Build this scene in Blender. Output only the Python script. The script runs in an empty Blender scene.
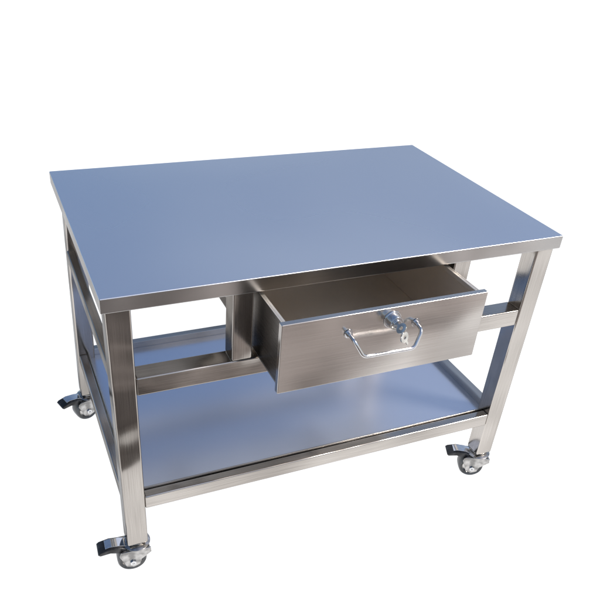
import bpy, bmesh, math
from mathutils import Vector, Matrix, Euler
W,D,H,T=1.2,0.76342,0.88275,0.036
E,L,ZB=0.010,0.055,0.120
ZM,HM,ZS,HS=0.662,0.050,0.288,0.042
XL,XR,YD,ZT=0.348,0.874,-0.135,0.8385
FZ=0.018   # floor level
sc=bpy.context.scene
sc.view_settings.view_transform='Standard'; sc.view_settings.look='None'; sc.view_settings.exposure=0

# ---------------- materials ----------------
def nt(name):
    m=bpy.data.materials.new(name); m.use_nodes=True
    return m,m.node_tree.nodes,m.node_tree.links,m.node_tree.nodes['Principled BSDF']
def ramp(N,stops):
    r=N.new('ShaderNodeValToRGB'); e=r.color_ramp.elements
    e[0].position,e[0].color=stops[0][0],(*stops[0][1],1)
    e[1].position,e[1].color=stops[-1][0],(*stops[-1][1],1)
    for p,c in stops[1:-1]:
        k=e.new(p); k.color=(*c,1)
    r.color_ramp.interpolation='EASE'
    return r
def steel(name,c1,c2,axis='x',r0=0.2,r1=0.4,bump=0.01,blotch=3.0,fine=900,wave=0.25,mixf=0.3,metal=1.0,tint=0.45,wscale=5,wdist=0.01):
    m,N,Lk,B=nt(name)
    tc=N.new('ShaderNodeTexCoord')
    b=N.new('ShaderNodeTexNoise'); b.inputs['Scale'].default_value=blotch; b.inputs['Detail'].default_value=1.5
    b.inputs['Roughness'].default_value=0.4
    Lk.new(tc.outputs['Object'],b.inputs['Vector'])
    src=b.outputs[0]
    if mixf>0:
        mp=N.new('ShaderNodeMapping'); Lk.new(tc.outputs['Object'],mp.inputs[0])
        s={'x':(0.008,1,1),'y':(1,0.008,1),'z':(1,1,0.008)}[axis]
        mp.inputs['Scale'].default_value=s
        n=N.new('ShaderNodeTexNoise'); n.inputs['Scale'].default_value=fine; n.inputs['Detail'].default_value=3
        Lk.new(mp.outputs[0],n.inputs['Vector'])
        mx=N.new('ShaderNodeMix'); mx.data_type='FLOAT'; mx.inputs[0].default_value=mixf
        Lk.new(b.outputs[0],mx.inputs[2]); Lk.new(n.outputs[0],mx.inputs[3]); src=mx.outputs[0]
    cr=ramp(N,[(0.30,c1),(0.70,c2)]); Lk.new(src,cr.inputs[0]); Lk.new(cr.outputs[0],B.inputs['Base Color'])
    mr=N.new('ShaderNodeMapRange'); mr.inputs[1].default_value=0.1; mr.inputs[2].default_value=0.9
    mr.inputs[3].default_value=max(0.04,r0-(r1-r0)*0.5); mr.inputs[4].default_value=r1+(r1-r0)*0.5
    Lk.new(src,mr.inputs[0]); Lk.new(mr.outputs[0],B.inputs['Roughness'])
    B.inputs['Metallic'].default_value=metal
    B.inputs['Specular Tint'].default_value=(tint,tint,tint,1)
    if wave>0:
        w=N.new('ShaderNodeTexNoise'); w.inputs['Scale'].default_value=wscale; w.inputs['Detail'].default_value=0
        Lk.new(tc.outputs['Object'],w.inputs['Vector'])
        bp2=N.new('ShaderNodeBump'); bp2.inputs['Strength'].default_value=wave; bp2.inputs['Distance'].default_value=wdist
        Lk.new(w.outputs[0],bp2.inputs['Height'])
        if bump>0:
            bp=N.new('ShaderNodeBump'); bp.inputs['Strength'].default_value=bump*10; bp.inputs['Distance'].default_value=0.0003
            Lk.new(n.outputs[0],bp.inputs['Height']); Lk.new(bp.outputs[0],bp2.inputs['Normal'])
        Lk.new(bp2.outputs[0],B.inputs['Normal'])
    return m
def plain(name,c,metal=0,rough=0.5,var=0.25,scale=60):
    m,N,Lk,B=nt(name)
    tc=N.new('ShaderNodeTexCoord'); n=N.new('ShaderNodeTexNoise'); n.inputs['Scale'].default_value=scale
    Lk.new(tc.outputs['Object'],n.inputs['Vector'])
    r=ramp(N,[(0.3,tuple(x*(1-var) for x in c)),(0.7,tuple(min(1,x*(1+var)) for x in c))])
    Lk.new(n.outputs[0],r.inputs[0]); Lk.new(r.outputs[0],B.inputs['Base Color'])
    B.inputs['Metallic'].default_value=metal; B.inputs['Roughness'].default_value=rough
    return m
fc1,fc2=(0.31,0.285,0.26),(0.64,0.60,0.56)
M_rx=steel('steel_along_x',fc1,fc2,'x',0.10,0.21,wave=0.9,wscale=9,mixf=0.35,wdist=0.012)
M_ry=steel('steel_along_y',fc1,fc2,'y',0.14,0.26,wave=0.6,tint=0.25,wscale=9,mixf=0.35)
M_rz=steel('steel_along_z',fc1,fc2,'z',0.09,0.20,wave=0.9,tint=0.3,wscale=9,mixf=0.35,wdist=0.011)
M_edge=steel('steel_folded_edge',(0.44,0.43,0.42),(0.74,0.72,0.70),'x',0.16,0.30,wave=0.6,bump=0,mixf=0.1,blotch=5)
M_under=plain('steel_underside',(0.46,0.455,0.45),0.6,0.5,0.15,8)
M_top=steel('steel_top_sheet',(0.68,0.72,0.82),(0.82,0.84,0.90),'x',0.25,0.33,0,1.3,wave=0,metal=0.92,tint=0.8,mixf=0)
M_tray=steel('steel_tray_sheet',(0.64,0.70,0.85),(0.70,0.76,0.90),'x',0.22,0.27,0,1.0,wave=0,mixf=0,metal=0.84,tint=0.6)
M_drawer=steel('steel_drawer_front',(0.40,0.37,0.345),(0.84,0.80,0.76),'x',0.11,0.22,0.005,3.2,wave=1.0,mixf=0.16,wscale=4.5,wdist=0.016)
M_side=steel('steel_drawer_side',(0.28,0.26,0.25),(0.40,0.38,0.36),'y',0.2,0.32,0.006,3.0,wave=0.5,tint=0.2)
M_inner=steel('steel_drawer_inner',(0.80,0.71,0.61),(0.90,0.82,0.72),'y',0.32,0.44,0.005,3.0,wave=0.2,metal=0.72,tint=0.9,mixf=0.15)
M_chrome=plain('chrome',(0.72,0.72,0.73),1,0.10,0.08)
M_zinc=plain('zinc_plate',(0.42,0.41,0.40),1,0.17,0.4,45)
M_black=plain('dark_pedal_steel',(0.045,0.045,0.047),0.5,0.3,0.5,50)
M_tyre=plain('grey_tyre',(0.09,0.09,0.09),0,0.3,0.35,60)
M_brass=plain('key_nickel',(0.6,0.58,0.54),1,0.15,0.15)

# ---------------- mesh helpers ----------------
def box(bm,a,b):
    r=bmesh.ops.create_cube(bm,size=1)['verts']
    for v in r:
        v.co=Vector([a[i]+(v.co[i]+0.5)*(b[i]-a[i]) for i in range(3)])
    return r
def cyl(bm,p0,p1,r,r2=None,seg=28):
    p0,p1=Vector(p0),Vector(p1); d=p1-p0
    vs=bmesh.ops.create_cone(bm,cap_ends=True,segments=seg,radius1=r,radius2=r if r2 is None else r2,depth=d.length)['verts']
    M=Matrix.Translation((p0+p1)/2)@d.to_track_quat('Z','Y').to_matrix().to_4x4()
    for v in vs: v.co=M@v.co
    return vs
def sweep(bm,pts,r,seg=12,closed=False):
    P=[Vector(p) for p in pts]; n=len(P); rings=[]
    up=None
    for i in range(n):
        a=P[(i-1)%n] if (closed or i>0) else P[i]
        b=P[(i+1)%n] if (closed or i<n-1) else P[i]
        t=(b-a).normalized()
        if up is None:
            up=t.orthogonal().normalized()
        up=(up-t*up.dot(t)).normalized(); s=t.cross(up)
        rings.append([bm.verts.new(P[i]+(up*math.cos(2*math.pi*k/seg)+s*math.sin(2*math.pi*k/seg))*r) for k in range(seg)])
    m=n if closed else n-1
    for i in range(m):
        A,B=rings[i],rings[(i+1)%n]
        for k in range(seg): bm.faces.new((A[k],A[(k+1)%seg],B[(k+1)%seg],B[k]))
    if not closed:
        bm.faces.new(rings[0][::-1]); bm.faces.new(rings[-1])
def fillet_path(pts,rad,n=7):
    P=[Vector(p) for p in pts]; out=[P[0]]
    for i in range(1,len(P)-1):
        a=(P[i-1]-P[i]); b=(P[i+1]-P[i])
        k=min(rad,a.length*0.45,b.length*0.45)
        A=P[i]+a.normalized()*k; B=P[i]+b.normalized()*k
        for j in range(n+1):
            t=j/n; out.append(A*(1-t)**2+P[i]*2*t*(1-t)+B*t*t)
    out.append(P[-1]); return out
def revolve_y(bm,prof,cx,cz,seg=40):
    rings=[]
    for k in range(seg):
        a=2*math.pi*k/seg
        rings.append([bm.verts.new((cx+r*math.cos(a),y,cz+r*math.sin(a))) for r,y in prof])
    n=len(prof)
    for k in range(seg):
        A,B=rings[k],rings[(k+1)%seg]
        for i in range(n): bm.faces.new((A[i],A[(i+1)%n],B[(i+1)%n],B[i]))
def prism(bm,poly,axis,a,b):
    def P(u,v,w):
        return {'x':(w,u,v),'y':(u,w,v),'z':(u,v,w)}[axis]
    A=[bm.verts.new(P(u,v,a)) for u,v in poly]; B=[bm.verts.new(P(u,v,b)) for u,v in poly]
    n=len(poly)
    bm.faces.new(A[::-1]); bm.faces.new(B)
    for i in range(n): bm.faces.new((A[i],A[(i+1)%n],B[(i+1)%n],B[i]))
def finish(bm,name,mat,parent=None,bevel=0,seg=2,smooth=True,loc=None,ang=35):
    bmesh.ops.recalc_face_normals(bm,faces=bm.faces)
    me=bpy.data.meshes.new(name); bm.to_mesh(me); bm.free()
    ob=bpy.data.objects.new(name,me); sc.collection.objects.link(ob)
    me.materials.append(mat)
    if smooth:
        for p in me.polygons: p.use_smooth=True
        me.set_sharp_from_angle(angle=math.radians(ang))
    if bevel:
        b=ob.modifiers.new('bevel','BEVEL'); b.width=bevel; b.segments=seg; b.limit_method='ANGLE'; b.angle_limit=math.radians(40)
        b.harden_normals=True
    if loc: ob.location=loc
    if parent:
        ob.parent=parent
        ob.matrix_parent_inverse=Matrix.Translation(-Vector(parent.location))
    return ob
def nb(): return bmesh.new()

# ---------------- setting ----------------
def sheet(name,pts,z,mat):
    bm=nb(); bm.faces.new([bm.verts.new((x,y,z)) for x,y in pts])
    o=finish(bm,name,mat,smooth=False); o['kind']='structure'; return o
m,N,Lk,B=nt('glowing_white_backdrop')
tc=N.new('ShaderNodeTexCoord'); n=N.new('ShaderNodeTexNoise'); n.inputs['Scale'].default_value=2
Lk.new(tc.outputs['Object'],n.inputs['Vector'])
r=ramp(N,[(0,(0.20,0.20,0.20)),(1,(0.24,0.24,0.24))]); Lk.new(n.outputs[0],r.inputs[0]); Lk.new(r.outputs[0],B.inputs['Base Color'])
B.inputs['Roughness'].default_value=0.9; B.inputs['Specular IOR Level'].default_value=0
B.inputs['Emission Color'].default_value=(1,1,1,1); B.inputs['Emission Strength'].default_value=0.96  # glow added to keep the sheet white and wash out cast shadows
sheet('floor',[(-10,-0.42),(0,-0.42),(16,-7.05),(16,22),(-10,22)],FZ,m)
m,N,Lk,B=nt('reflection_paving')
tc=N.new('ShaderNodeTexCoord'); br=N.new('ShaderNodeTexBrick'); br.inputs['Scale'].default_value=1.6
Lk.new(tc.outputs['Object'],br.inputs['Vector'])
br.inputs['Color1'].default_value=(0.52,0.455,0.405,1); br.inputs['Color2'].default_value=(0.17,0.145,0.13,1); br.inputs['Mortar'].default_value=(0.08,0.07,0.06,1)  # unseen slabs, contrast made up for reflections in the steel
br.inputs['Mortar Size'].default_value=0.02
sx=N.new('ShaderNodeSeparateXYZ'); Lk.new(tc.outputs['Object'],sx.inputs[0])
mr=N.new('ShaderNodeMapRange'); mr.inputs[1].default_value=0.1; mr.inputs[2].default_value=1.3; mr.inputs[3].default_value=0.6; mr.inputs[4].default_value=1.6  # left-to-right brightening added so the drawer front reflects lighter at right
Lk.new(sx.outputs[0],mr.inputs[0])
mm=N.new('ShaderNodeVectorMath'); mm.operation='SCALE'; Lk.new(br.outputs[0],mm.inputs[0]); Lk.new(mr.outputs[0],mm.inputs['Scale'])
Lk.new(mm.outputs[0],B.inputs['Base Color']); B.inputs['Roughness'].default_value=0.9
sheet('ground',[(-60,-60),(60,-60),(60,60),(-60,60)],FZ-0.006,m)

# ---------------- table ----------------
root=bpy.data.objects.new('work_table',None); sc.collection.objects.link(root)
root.location=(W/2,D/2,FZ)
root['label']='stainless steel work table on castors with drawer pulled open'
root['category']='table'

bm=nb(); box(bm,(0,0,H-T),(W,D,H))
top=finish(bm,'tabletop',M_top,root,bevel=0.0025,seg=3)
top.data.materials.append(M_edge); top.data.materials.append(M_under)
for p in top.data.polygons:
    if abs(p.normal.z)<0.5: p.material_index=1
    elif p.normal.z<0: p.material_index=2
def leg(x,y,splay=0):
    bm=nb(); vs=box(bm,(x,y,ZB),(x+L,y+L,H-T-0.0005))
    for v in vs:
        if v.co.z>0.5: v.co.x+=splay
    return finish(bm,'leg',M_rz,root,bevel=0.005,seg=3)
BLX,BLY=0.002,D-L-0.005
leg(E,E); leg(W-E-L,E); leg(W-E-L,D-E-L); leg(BLX,BLY,0.020)
g_=0.0015
def rail_x(y,z0,z1,x0=E+L,x1=W-E-L,w=L,name='frame_rail'):
    bm=nb(); box(bm,(x0,y+g_,z0),(x1,y+w-g_,z1)); return finish(bm,name,M_rx,root,bevel=0.004,seg=3)
def rail_y(x,z0,z1,y0=E+L,y1=D-E-L,w=L,name='frame_rail'):
    bm=nb(); box(bm,(x+g_,y0,z0),(x+w-g_,y1,z1)); return finish(bm,name,M_ry,root,bevel=0.004,seg=3)
rail_x(E,ZM-HM,ZM); rail_x(D-E-L,ZM-HM,ZM)
rail_y(E+0.002,ZM-0.036,ZM,w=0.028,y1=BLY+0.001)
rail_x(E,ZS-HS,ZS,w=0.03); rail_x(D-E-0.03,ZS-HS,ZS,x0=E+L-0.006,w=0.03)
rail_y(E,ZS-HS+0.006,ZS,w=0.03,y1=BLY+0.001); rail_y(W-E-0.03,ZS-HS,ZS,w=0.03)
for x0 in (XL-0.056,XR+0.004):
    bm=nb(); box(bm,(x0,E+g_,ZM+0.0003),(x0+0.050,E+L-g_,H-T-0.0005)); finish(bm,'drawer_post',M_rz,root,bevel=0.004,seg=3)
for x0 in (XL-0.046,XR+0.006):
    rail_y(x0,0.785,0.822,y0=E+L,y1=D-E-L-0.002,w=0.034,name='drawer_runner')
for x0 in (XL-0.046,XR+0.006):
    bm=nb(); box(bm,(x0+0.004,D-E-L,0.785),(x0+0.030,D-E-L+0.026,H-T-0.0005)); finish(bm,'runner_bracket',M_rz,root,bevel=0.002)
bm=nb(); box(bm,(XL-0.005,E+0.010,H-T-0.010),(XR+0.003,E+0.034,H-T-0.0005)); finish(bm,'top_rail',M_side,root,bevel=0.002)

bm=nb()
x0,x1,y0,y1=E+0.0305,W-E-0.0305,E+0.0305,D-E-0.0305
zf=ZS-0.018
box(bm,(x0,y0,zf-0.003),(x1,y1,zf))
t=0.004; zl=ZS+0.005
box(bm,(x0,y0,zf+0.0002),(x1,y0+t,zl)); box(bm,(x0,y1-t,zf+0.0002),(x1,y1,zl))
box(bm,(x0,y0+t+.0002,zf+0.0002),(x0+t,y1-t-.0002,zl)); box(bm,(x1-t,y0+t+.0002,zf+0.0002),(x1,y1-t-.0002,zl))
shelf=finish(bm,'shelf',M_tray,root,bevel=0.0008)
shelf.data.materials.append(M_edge)
for p in shelf.data.polygons:
    if p.center.z>zf+0.001: p.material_index=1

# ---------------- drawer ----------------
dz0=ZM+0.004; wt=0.004; yb=YD+0.47; zw=ZT-0.006
bm=nb()
xa,xb=XL+0.008,XR-0.008; yf=YD+0.0165
box(bm,(xa,yf,dz0),(xb,yb,dz0+0.003))
box(bm,(xa,yf,dz0+0.0032),(xa+wt,yb,zw)); box(bm,(xb-wt,yf,dz0+0.0032),(xb,yb,zw))
box(bm,(xa+wt+.0003,yb-wt,dz0+0.0032),(xb-wt-.0003,yb,zw-0.01))
box(bm,(xa+wt+.0002,yf,zw-0.012),(xa+wt+0.007,yb-wt-.0003,zw-.0002)); box(bm,(xb-wt-0.007,yf,zw-0.012),(xb-wt-.0002,yb-wt-.0003,zw-.0002))
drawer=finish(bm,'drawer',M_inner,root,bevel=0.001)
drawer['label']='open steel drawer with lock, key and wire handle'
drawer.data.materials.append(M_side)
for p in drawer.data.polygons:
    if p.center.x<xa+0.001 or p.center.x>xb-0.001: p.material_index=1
def dpart(bm,name,mat,**k):
    return finish(bm,name,mat,drawer,**k)
bm=nb(); box(bm,(XL,YD,ZM-0.003),(XR,YD+0.016,ZT)); dpart(bm,'drawer_front',M_drawer,bevel=0.0022,seg=3)
hx0,hx1,hz=0.510,0.684,0.788
bm=nb()
pts=[(hx0,YD-0.004,hz+0.002),(hx0+0.001,YD-0.030,hz-0.001),(hx0+0.022,YD-0.042,hz-0.038),(hx1-0.022,YD-0.042,hz-0.040),(hx1-0.001,YD-0.030,hz-0.003),(hx1,YD-0.004,hz)]
sweep(bm,fillet_path(pts,0.011),0.0043,14)
for x,z in ((hx0,hz+0.002),(hx1,hz)):
    cyl(bm,(x,YD-0.0003,z),(x,YD-0.003,z),0.0115,0.0105); cyl(bm,(x,YD-0.003,z),(x,YD-0.011,z),0.0068,0.0060)
dpart(bm,'handle',M_chrome)
lx,lz=0.618,0.808
bm=nb()
cyl(bm,(lx,YD-0.0003,lz),(lx,YD-0.004,lz),0.0225,0.021,seg=40)
cyl(bm,(lx,YD-0.004,lz),(lx,YD-0.022,lz),0.0180,0.0165,seg=40)
cyl(bm,(lx,YD-0.022,lz),(lx,YD-0.0255,lz),0.011,0.0105)
dpart(bm,'lock',M_chrome,bevel=0.0008)
def key(M,name='key'):
    bm=nb()
    prof=[(0.0045,-0.0018),(0.0130,-0.0018),(0.0130,0.0018),(0.0045,0.0018)]
    revolve_y(bm,prof,0,0,24)
    prism(bm,[(-0.0036,-0.0122),(0.0036,-0.0122),(0.0036,-0.022),(0.0005,-0.025),(-0.0012,-0.024),(-0.0036,-0.022),(-0.0018,-0.020),(-0.0036,-0.018),(-0.0020,-0.016),(-0.0036,-0.014)],'y',-0.0012,0.0012)
    for v in bm.verts: v.co=M@v.co
    return dpart(bm,name,M_brass,bevel=0.0004)
key(Matrix.Translation((lx,YD-0.042,lz))@Matrix.Rotation(math.radians(90),4,'X')@Matrix.Rotation(math.radians(50),4,'Z'))
bm=nb(); rc=Vector((lx+0.003,YD-0.048,lz-0.010))
sweep(bm,[rc+Vector((0.008*math.cos(a),0.006*math.cos(a),0.010*math.sin(a))) for a in [2*math.pi*k/28 for k in range(28)]],0.0014,8,closed=True)
dpart(bm,'key_ring',M_chrome)
key(Matrix.Translation((lx+0.008,YD-0.047,lz-0.021))@Matrix.Rotation(math.radians(-30),4,'Y')@Matrix.Rotation(math.radians(25),4,'Z'))

# ---------------- castors ----------------
RW=0.040; WC=FZ+RW
def make_caster(loc,rot):
    parts=[]
    bm=nb()
    cyl(bm,(0,0,ZB-0.0005),(0,0,ZB-0.004),0.026,0.026)
    cyl(bm,(0,0,ZB-0.004),(0,0,ZB-0.006),0.017,0.017,seg=6)
    cyl(bm,(0,0,ZB-0.006),(0,0,ZB-0.012),0.026,0.038,seg=36)
    cyl(bm,(0,0,ZB-0.012),(0,0,ZB-0.0175),0.038,0.035,seg=36)
    tr=-0.016
    box(bm,(-0.040,-0.0305,ZB-0.0210),(0.032,0.0305,ZB-0.0170))
    for s in (-1,1):
        y=0.0280*s
        poly=[(0.034,ZB-0.0172),(-0.044,ZB-0.0172),(-0.050,ZB-0.034),(tr-0.024,WC+0.006),(tr-0.018,WC-0.012),(tr,WC-0.019),(tr+0.018,WC-0.012),(tr+0.024,WC+0.006),(0.035,ZB-0.034)]
        prism(bm,poly,'y',y-0.0027,y+0.0027)
    c=finish(bm,'caster',M_zinc,root,bevel=0.0012,seg=3,loc=loc)
    bm=nb()
    prof=[(RW-0.011,-0.018),(RW-0.004,-0.0225),(RW-0.001,-0.018),(RW,-0.008),(RW,0.008),(RW-0.001,0.018),(RW-0.004,0.0225),(RW-0.011,0.018)]
    revolve_y(bm,prof,tr,WC,48); parts.append(finish(bm,'tyre',M_tyre))
    bm=nb()
    prof=[(0.006,-0.0200),(0.011,-0.0200),(0.014,-0.012),(RW-0.015,-0.012),(RW-0.0112,-0.0185),(RW-0.0112,0.0185),(RW-0.015,0.012),(0.014,0.012),(0.011,0.0200),(0.006,0.0200)]
    revolve_y(bm,prof,tr,WC); parts.append(finish(bm,'wheel_rim',M_zinc))
    bm=nb()
    cyl(bm,(tr,-0.035,WC),(tr,0.035,WC),0.004)
    cyl(bm,(tr,-0.035,WC),(tr,-0.0308,WC),0.009,seg=6); cyl(bm,(tr,0.0308,WC),(tr,0.035,WC),0.009,seg=6)
    parts.append(finish(bm,'axle_bolt',M_chrome,bevel=0.0005))
    bm=nb()
    z=ZB+0.010
    poly=[(-0.030,z-0.024),(-0.044,z-0.017),(-0.072,z-0.014),(-0.098,z-0.020),(-0.105,z-0.026),(-0.099,z-0.032),(-0.072,z-0.029),(-0.050,z-0.036),(-0.032,z-0.046)]
    prism(bm,poly,'y',-0.0215,0.0215)
    parts.append(finish(bm,'brake_pedal',M_black,bevel=0.002,seg=3))
    bm=nb()
    poly=[(-0.024,z-0.0255),(-0.044,z-0.0165),(-0.072,z-0.0135),(-0.084,z-0.0165),(-0.084,z-0.0135),(-0.072,z-0.0105),(-0.044,z-0.0130),(-0.024,z-0.020)]
    prism(bm,poly,'y',-0.0150,0.0150)
    parts.append(finish(bm,'pedal_plate',M_chrome,bevel=0.0005))
    for p in parts: p.parent=c
    c.rotation_euler=(0,0,rot)
    return c,parts
q=E+L/2; q2=W-E-L/2; q3=D-E-L/2
c0,ps=make_caster((q,q,0),math.radians(-3))
def copy_caster(loc,rot):
    c=c0.copy(); c.location=loc; c.rotation_euler=(0,0,rot); sc.collection.objects.link(c)
    c.parent=root; c.matrix_parent_inverse=Matrix.Translation(-root.location)
    for p in ps:
        k=p.copy(); k.parent=c; sc.collection.objects.link(k)
copy_caster((q2,q,0),math.radians(-24))
copy_caster((BLX+L/2-0.003,BLY+L/2,0),math.radians(18))
copy_caster((q2,q3,0),math.radians(5))

# ---------------- light ----------------
w=bpy.data.worlds.new('World'); sc.world=w; w.use_nodes=True
N=w.node_tree.nodes; Lk=w.node_tree.links
sky=N.new('ShaderNodeTexSky'); sky.sky_type='NISHITA'; sky.sun_disc=False
el,az=math.radians(46),math.radians(128)
sky.sun_elevation=el; sky.sun_rotation=az; sky.dust_density=2.0; sky.air_density=1.0
tc=N.new('ShaderNodeTexCoord'); nz=N.new('ShaderNodeTexNoise'); nz.inputs['Scale'].default_value=2.2; nz.inputs['Detail'].default_value=4
Lk.new(tc.outputs['Generated'],nz.inputs['Vector'])
sx=N.new('ShaderNodeSeparateXYZ'); Lk.new(tc.outputs['Generated'],sx.inputs[0])
g1=N.new('ShaderNodeMapRange'); g1.inputs[1].default_value=0.05; g1.inputs[2].default_value=0.75; g1.inputs[3].default_value=0.05; g1.inputs[4].default_value=0.9
Lk.new(sx.outputs[0],g1.inputs[0])
g2=N.new('ShaderNodeMapRange'); g2.inputs[1].default_value=0.35; g2.inputs[2].default_value=0.65; g2.inputs[3].default_value=0.35; g2.inputs[4].default_value=1.0
Lk.new(nz.outputs[0],g2.inputs[0])
mu=N.new('ShaderNodeMath'); mu.operation='MULTIPLY'; Lk.new(g1.outputs[0],mu.inputs[0]); Lk.new(g2.outputs[0],mu.inputs[1])
mx=N.new('ShaderNodeMix'); mx.data_type='RGBA'; Lk.new(mu.outputs[0],mx.inputs[0]); Lk.new(sky.outputs[0],mx.inputs[6])
mx.inputs[7].default_value=(3.3,3.7,4.4,1)
Lk.new(mx.outputs[2],N['Background'].inputs[0]); N['Background'].inputs[1].default_value=0.15
sd=bpy.data.lights.new('sun','SUN'); sd.energy=2.6; sd.angle=math.radians(12); sd.color=(1,0.94,0.85)
so=bpy.data.objects.new('sun',sd); sc.collection.objects.link(so)
d=Vector((math.sin(az)*math.cos(el),math.cos(az)*math.cos(el),math.sin(el)))
so.rotation_euler=d.to_track_quat('Z','Y').to_euler(); so.location=d*5

# ---------------- camera ----------------
cd=bpy.data.cameras.new('camera'); co=bpy.data.objects.new('camera',cd); sc.collection.objects.link(co)
co.location=(-0.16544,-1.26218,1.59960); co.rotation_euler=(0.95750,-0.06151,-0.39299)
f,cx,cy=695.90878,283.88943,368.69270
cd.sensor_width=36; cd.lens=f/600*36; cd.shift_x=(300-cx)/600; cd.shift_y=(cy-300)/600; cd.clip_end=500; cd.clip_start=0.02
sc.camera=co
